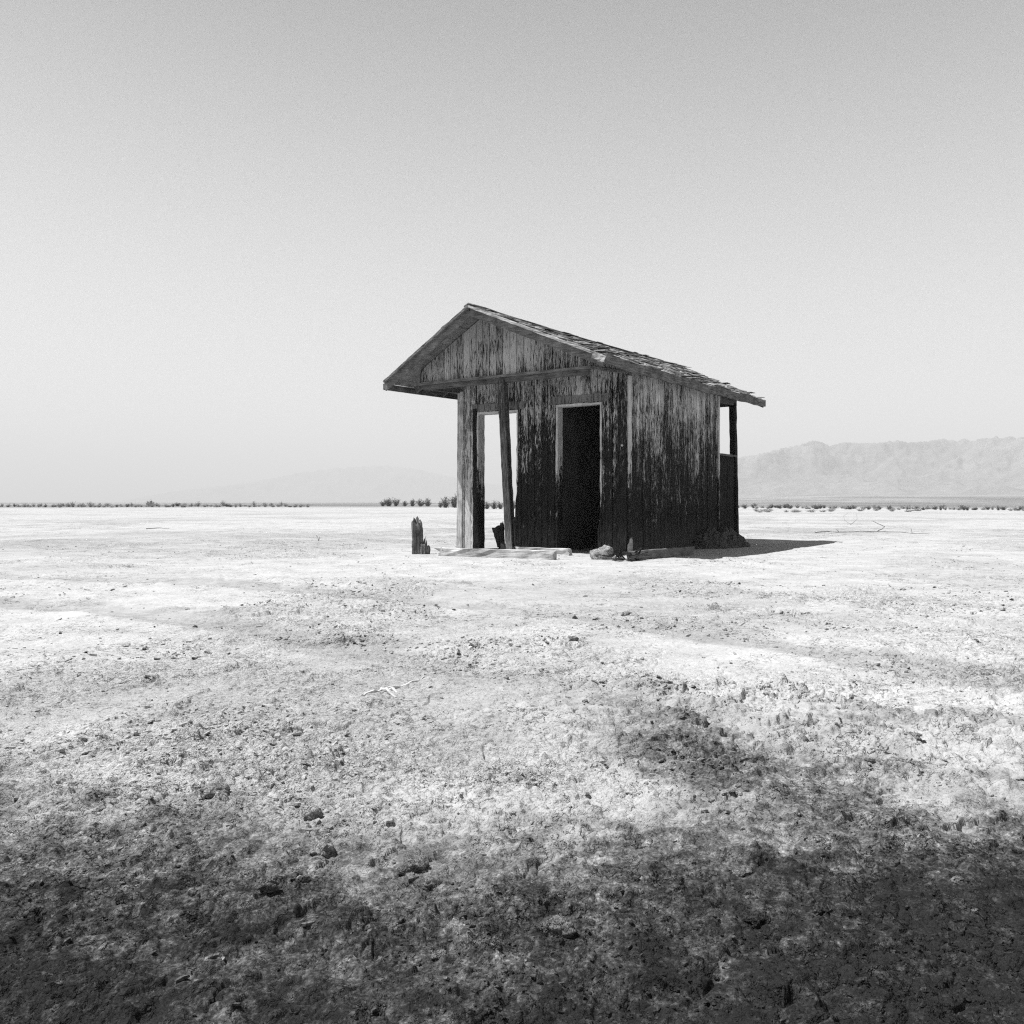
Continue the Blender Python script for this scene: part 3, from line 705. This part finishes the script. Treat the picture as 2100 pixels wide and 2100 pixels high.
# splintered debris between the stone and the plank
q = MB()
for k in range(26):
    a_ = (random.gauss(0, .10), random.gauss(0, .06), random.uniform(.0, .10)); d = Vector((random.uniform(-1, 1), random.uniform(-.6, .6), random.uniform(-.15, .5))).normalized()*random.uniform(.06, .22)
    q.beam(a_, Vector(a_)+d, random.uniform(.008, .022), random.uniform(.006, .014), seg=3, jit=.002, rag0=.02, rag1=.02)
x0, y0 = px(1281, 1151)
tag(q.build('wood_debris', M['stumpdark'], None, (x0, y0, gz(x0, y0))), 'heap of dark splinters at the front right corner of the hut', 'debris')
q = MB(); stump(q, 0, 0, .032, .27, (.05, 0), .55, 31, 12, 10); 
x0, y0, _ = to_world(.05, -.03)
tag(q.build('splintered_stake', M['plank_pale'], None, (x0, y0, gz(x0, y0))), 'short pale splintered stake at the foot of the hut corner', 'stake')

# mound of dug soil against the side wall
def mound():
    n = 150; u = np.linspace(-1, 1, n); U, W_ = np.meshgrid(u, u)
    lx = .40+U*.62; ly = 2.75+W_*1.15
    h_ = .24*np.exp(-((U+.35)/.5)**2-(W_/.52)**2)*(1+.3*fbm(lx, ly, .3, 3, 3))
    f1, rn = wor(lx+.02*fbm(lx, ly, .1, 2, 4), ly, .11, 7); h_ = h_+.11*rn*np.sqrt(np.clip(1-(f1/.6)**2, 0, 1))*ss(.02, .10, h_)
    f1, rn = wor(lx, ly, .045, 8); h_ = h_+.04*rn*np.sqrt(np.clip(1-(f1/.6)**2, 0, 1))*ss(.01, .06, h_)
    h_ = h_-.035
    V = np.stack([lx, ly, h_], -1).reshape(-1, 3); i = np.arange(n-1)[:, None]*n; j = np.arange(n-1)[None, :]
    F = np.stack([i+j, i+j+1, i+n+j+1, i+n+j], -1).reshape(-1, 4)
    o = link('soil_mound', np_mesh('soil_mound', V, F), None, ground_mat('loose_soil', False, (.10, .17)))
    o.location = (C0[0], C0[1], 0); o.rotation_euler = (0, 0, math.atan2(AX[1], AX[0]))
    tag(o, 'low mound of dark loose soil heaped against the side wall of the hut', 'soil mound')
mound()

# bleached branch and dry twigs
def twig(name, label, lines, m_, cat, rad=.006, lift=.012):
    base = lines[0][0]; bx, by = px(*base); q = MB()
    for ln in lines:
        P = []
        pts = [px(*p[:2]) for p in ln]
        for i in range(len(pts)-1):
            for s_ in range(4):
                u = s_/4; z_ = (ln[i][2] if len(ln[i]) > 2 else 0)*(1-u)+(ln[i+1][2] if len(ln[i+1]) > 2 else 0)*u
                x = pts[i][0]*(1-u)+pts[i+1][0]*u; y = pts[i][1]*(1-u)+pts[i+1][1]*u
                P.append(Vector((x-bx+random.uniform(-1, 1)*rad*.8, y-by, gz(x, y)+lift+z_+random.uniform(-1, 1)*rad*.8)))
        q.tube(P, [rad*(1-.6*i/len(P)) for i in range(len(P))], 6)
    return tag(q.build(name, M[m_], None, (bx, by, 0)), label, cat)
M['bleached'] = plain_wood('bleached_branch_wood', .40, .62, 'x')
twig('bleached_branch', 'forked bleached branch lying on the flat left of centre', [[(742, 1432), (784, 1420), (830, 1408), (885, 1394)], [(784, 1420), (822, 1436)], [(800, 1416), (815, 1424)]], 'bleached', 'branch', .008, .002)
twig('dry_branch', 'long thin dry branch lying on the flat right of the hut', [[(1672, 1094), (1720, 1093), (1780, 1094), (1870, 1096), (1920, 1098)], [(1800, 1094, 0), (1815, 1090, .1), (1780, 1093, .28)], [(1870, 1096, 0), (1868, 1095, .10)], [(1720, 1093, 0), (1712, 1091, .08)]], 'stem', 'branch', .010)
twig('dry_twig', 'thin curved twig arching up from the flat at right', [[(1745, 1077, 0), (1732, 1076, .12), (1730, 1075, .25), (1742, 1075, .36)], [(1745, 1077, 0), (1758, 1076, .15), (1756, 1075, .38)]], 'stem', 'twig', .006)
twig('dry_twig', 'long straw-thin twig lying in the left foreground crust', [[(532, 1610), (575, 1630), (600, 1642)]], 'plank_grey', 'twig', .0018, .004)
twig('dry_twig', 'little upright forked twig on the far flat left of the hut', [[(653, 1112, 0), (651, 1111, .05), (649, 1111, .09)], [(653, 1112, 0), (657, 1111, .07)]], 'stem', 'twig', .008)
twig('dry_twig', 'dark thin twig lying on the far left flat', [[(300, 1086), (330, 1084), (352, 1085)]], 'stem', 'twig', .010)

# ------------------------------------------------------------------ crumbs of crust
def crumbs(name, label, n, rmin, rmax, smin, smax, seed, m_):
    g_ = np.random.default_rng(seed)
    az = np.radians(g_.uniform(-34, 34, n*3)); r = rmin*(rmax/rmin)**(g_.random(n*3)**.9)
    x = r*np.sin(az); y = r*np.cos(az)
    rough = ss(-.35, .55, fbm(x, y, 1.3, 4, 5))*.75+ss(3.4, 1.7, y-.25*np.abs(x))*.55
    cl = ss(-.1, .6, fbm(x, y, .45, 3, 91))
    lx, ly = to_local(x, y); inside = (lx > -3) & (lx < .1) & (ly > -.1) & (ly < 3.4)
    keep = (g_.random(n*3) < np.clip(rough*cl*1.2+.05, 0, 1)) & ~inside
    x = x[keep][:n]; y = y[keep][:n]; n = len(x)
    ico = [(0, 0, -1), (.72, -.53, -.45), (-.28, -.85, -.45), (-.89, 0, -.45), (-.28, .85, -.45), (.72, .53, -.45), (.28, -.85, .45), (-.72, -.53, .45), (-.72, .53, .45), (.28, .85, .45), (.89, 0, .45), (0, 0, 1)]
    fc = [(0, 1, 2), (1, 0, 5), (0, 2, 3), (0, 3, 4), (0, 4, 5), (1, 5, 10), (2, 1, 6), (3, 2, 7), (4, 3, 8), (5, 4, 9), (1, 10, 6), (2, 6, 7), (3, 7, 8), (4, 8, 9), (5, 9, 10), (6, 10, 11), (7, 6, 11), (8, 7, 11), (9, 8, 11), (10, 9, 11)]
    I = np.array(ico)[None]*(1+g_.uniform(-.33, .33, (n, 12, 1)))
    size = smin*(smax/smin)**(g_.random(n)**2.2)*np.clip(.55+np.hypot(x, y)/9, .6, 2.2)
    sc3 = size[:, None]*np.stack([g_.uniform(.7, 1.5, n), g_.uniform(.6, 1.2, n), g_.uniform(.45, .95, n)], 1)
    P = I*sc3[:, None, :]; a_ = g_.uniform(0, 6.28, n); c, s = np.cos(a_)[:, None], np.sin(a_)[:, None]
    X = P[:, :, 0]*c-P[:, :, 1]*s+x[:, None]; Y = P[:, :, 0]*s+P[:, :, 1]*c+y[:, None]; Z = P[:, :, 2]+(ground_h(x, y)+size*.25)[:, None]
    V = np.stack([X, Y, Z], -1).reshape(-1, 3); F = (np.arange(n)[:, None, None]*12+np.array(fc)[None]).reshape(-1, 3)
    me = np_mesh(name, V, F, False); at = me.attributes.new('damp', 'FLOAT', 'POINT')  # 'damp': painted foreground burn and dark soil patches
    at.data.foreach_set('value', np.repeat(burn_soil_f(x, y), 12).astype(np.float32))
    at = me.attributes.new('rough', 'FLOAT', 'POINT'); at.data.foreach_set('value', np.full(n*12, .3, np.float32))
    return tag(link(name, me, None, m_), label, 'soil crumbs', kind='stuff')
crumbs('soil_crumbs', 'loose crumbs of broken crust scattered over the flat', 16000, 1.1, 16, .0018, .007, 5, M['ground'])

def flakes(name, label, n, seed):
    g_ = np.random.default_rng(seed)
    r = 1.15*(8/1.15)**(g_.random(n*4)**1.25); az = np.radians(g_.uniform(-34, 34, n*4)); x = r*np.sin(az); y = r*np.cos(az)
    cl = ss(.02, .55, fbm(x, y, .55, 4, 191))*ss(-.5, .5, fbm(x, y, 1.3, 4, 5))
    lx, ly = to_local(x, y); inside = (lx > -3.3) & (lx < .4) & (ly > -1.2) & (ly < 3.6)
    keep = (g_.random(n*4) < cl+.02) & ~inside; x = x[keep][:n]; y = y[keep][:n]; n = len(x); K = 7
    size = (.0022+.0085*g_.random(n)**3.0)*np.clip(.7+np.hypot(x, y)/6, .8, 1.7)
    ang = (np.arange(K)[None]+g_.uniform(-.35, .35, (n, K)))*2*math.pi/K; rad = size[:, None]*g_.uniform(.5, 1.3, (n, K))*np.where(g_.random((n, 1)) < .5, 1.0, .8)
    U = rad*np.cos(ang)*g_.uniform(.9, 1.7, (n, 1)); W_ = rad*np.sin(ang)
    tx = g_.normal(0, .28, (n, 1)); ty = g_.normal(0, .28, (n, 1)); a_ = g_.uniform(0, 6.28, n); c, s_ = np.cos(a_)[:, None], np.sin(a_)[:, None]
    th = (size*g_.uniform(.22, .5, n))[:, None]; Z = U*tx+W_*ty; top = Z+th*.75*(1+.25*g_.normal(0, 1, (n, K)))
    X = U*c-W_*s_+x[:, None]; Y = U*s_+W_*c+y[:, None]; g0 = (ground_h(x, y)+size*.12)[:, None]
    cX = x[:, None]; cY = y[:, None]; cZ = g0+th*1.25
    V = np.concatenate([np.stack([X, Y, Z+g0-th*.6], -1), np.stack([x[:, None]+(X-x[:, None])*.9, y[:, None]+(Y-y[:, None])*.9, top+g0], -1), np.stack([cX, cY, cZ], -1)], 1)
    M_ = 2*K+1; fc = []
    for k in range(K):
        q = (k+1) % K; fc += [(k, q, K+q), (k, K+q, K+k), (K+k, K+q, 2*K)]
    F = (np.arange(n)[:, None, None]*M_+np.array(fc)[None]).reshape(-1, 3)
    me = np_mesh(name, V.reshape(-1, 3), F, False)
    me.attributes.new('damp', 'FLOAT', 'POINT').data.foreach_set('value', np.repeat(burn_soil_f(x, y)*.8, M_).astype(np.float32))  # 'damp': painted foreground burn and dark soil patches
    me.attributes.new('rough', 'FLOAT', 'POINT').data.foreach_set('value', np.full(n*M_, .35, np.float32))
    return tag(link(name, me, None, M['ground']), label, 'crust flakes', kind='stuff')
flakes('crust_flakes', 'flat tilted flakes of broken salt crust strewn over the near ground', 13000, 77)

# ------------------------------------------------------------------ shrubs on the horizon
def leaf_mat(name, lo, hi):
    m, t, b = mat(name, .8); gi = N(t, 'NewGeometry')
    t.links.new(mr(t, gi.outputs['Random Per Island'], 0, 1, lo, hi), b.inputs['Base Color']); return m
M['leaf'] = leaf_mat('dark_scrub_leaves', .03, .11); M['leafpale'] = leaf_mat('dusty_scrub_leaves', .24, .48)
def shrub_proto(seed, m_, nl=900, dome=False):
    rs = random.Random(seed); stems = MB(); leaves = MB(); tips = []
    for k in range(22):
        a_ = rs.uniform(0, 6.28); sp = rs.uniform(.15, 1.0); hh = rs.uniform(.45, 1.0)*(1-.35*sp*sp)
        p = [Vector((0, 0, -.05)), Vector((math.cos(a_)*sp*.35, math.sin(a_)*sp*.35, hh*.45)), Vector((math.cos(a_)*sp*.8, math.sin(a_)*sp*.8, hh))]
        stems.tube(p, [.03, .02, .008], 4); tips.append(p)
    for k in range(nl):
        p = rs.choice(tips); t = rs.uniform(.25, 1.05); q = p[0].lerp(p[1], t*2) if t < .5 else p[1].lerp(p[2], t*2-1)
        q = q+Vector((rs.gauss(0, .09), rs.gauss(0, .09), rs.gauss(0, .07))); q.z = max(q.z, .02)
        n = Vector((rs.gauss(0, 1), rs.gauss(0, 1), rs.gauss(0, 1))).normalized(); u = n.orthogonal().normalized(); v = n.cross(u); s_ = rs.uniform(.025, .06)
        i = len(leaves.v); leaves.v += [tuple(q+u*s_), tuple(q+v*s_*.7), tuple(q-u*s_), tuple(q-v*s_*.7)]; leaves.f.append((i, i+1, i+2, i+3))
    return stems.mesh('stems'), leaves.mesh('foliage')
protos = []
for k in range(6):
    s_, l_ = shrub_proto(200+k, None); s_.materials.append(M['stem'])
    l2 = l_.copy(); l_.materials.append(M['leaf']); l2.materials.append(M['leafpale']); protos.append((s_, l_, l2))
def shrub(pxx, pyb, hpx, wpx, label, group, pale=False):
    """pyb: the pixel row of the shrub's foot"""
    d = min(EYE*1813/max(pyb-1030, 1.5), 400); k = d/1813; x = (pxx-1050)*k
    p = random.choice(protos); root = empty('desert_shrub', (x, d, gz(x, d)-.02), random.uniform(0, 6.28)); hh = hpx*k*1.45
    root.scale = (wpx*k/2/.7, wpx*k/2/.7, hh)
    tag(root, label, 'shrub', group)
    f = link('foliage', p[2] if pale else p[1], root); link('stems', p[0], root)
    return root
GL_ = 'low dusty shrubs in the far line on the left horizon'
for k in range(100):
    xx = -20+k*6.6+random.uniform(-5, 5)
    big = random.random() < .2
    shrub(xx, 1039.5+random.uniform(-1.2, 1.2), random.uniform(2.5, 6.5)+(3.5 if big else 0)*(xx > 100), random.uniform(7, 16), 'low dusty shrub in the far line along the left horizon', GL_, pale=random.random() < .85)
for (xx, hp, wp) in ((785, 9, 16), (798, 14, 22), (812, 13, 18), (830, 9, 16), (846, 11, 18), (862, 12, 20), (876, 12, 18)):
    shrub(xx, 1038.2, hp, wp, 'dark leafy shrub in the short clump far left of the hut', 'dark shrubs in the clump left of the hut')
for (xx, hp, wp) in ((903, 10, 10), (915, 16, 24), (932, 19, 28), (947, 15, 20)):
    shrub(xx, 1041, hp, wp, 'tall dark shrub in the distance touching the left edge of the hut', 'dark shrubs just left of the hut')
for (xx, hp, wp) in ((999, 12, 18), (1013, 13, 20), (1026, 12, 16), (1054, 12, 14)):
    shrub(xx, 1043, hp, wp, 'dark shrub seen through the left doorway of the hut', 'shrubs seen through the doorway')
GR_ = 'dark scrub bushes in the far line right of the hut'
for k in range(105):
    xx = 1480+k*6.3+random.uniform(-5, 5); t_ = (xx-1516)/560
    if random.random() < .12: continue
    shrub(xx, 1040.5+5*max(0, t_)+random.uniform(-1, 1.5), random.uniform(4, 8), random.uniform(8, 16), 'dark scrub bush in the far line right of the hut', GR_, pale=random.random() < (.15 if xx < 1640 else .5))
for k in range(26):
    xx = random.choice((random.uniform(1550, 1585), random.uniform(1610, 1710), random.uniform(1760, 1900))); 
    shrub(xx, 1047+random.uniform(-1, 4), random.uniform(2.5, 5.5), random.uniform(10, 22), 'low pale tuft on the flat in front of the right scrub line', 'low tufts in front of the right scrub line', pale=True)
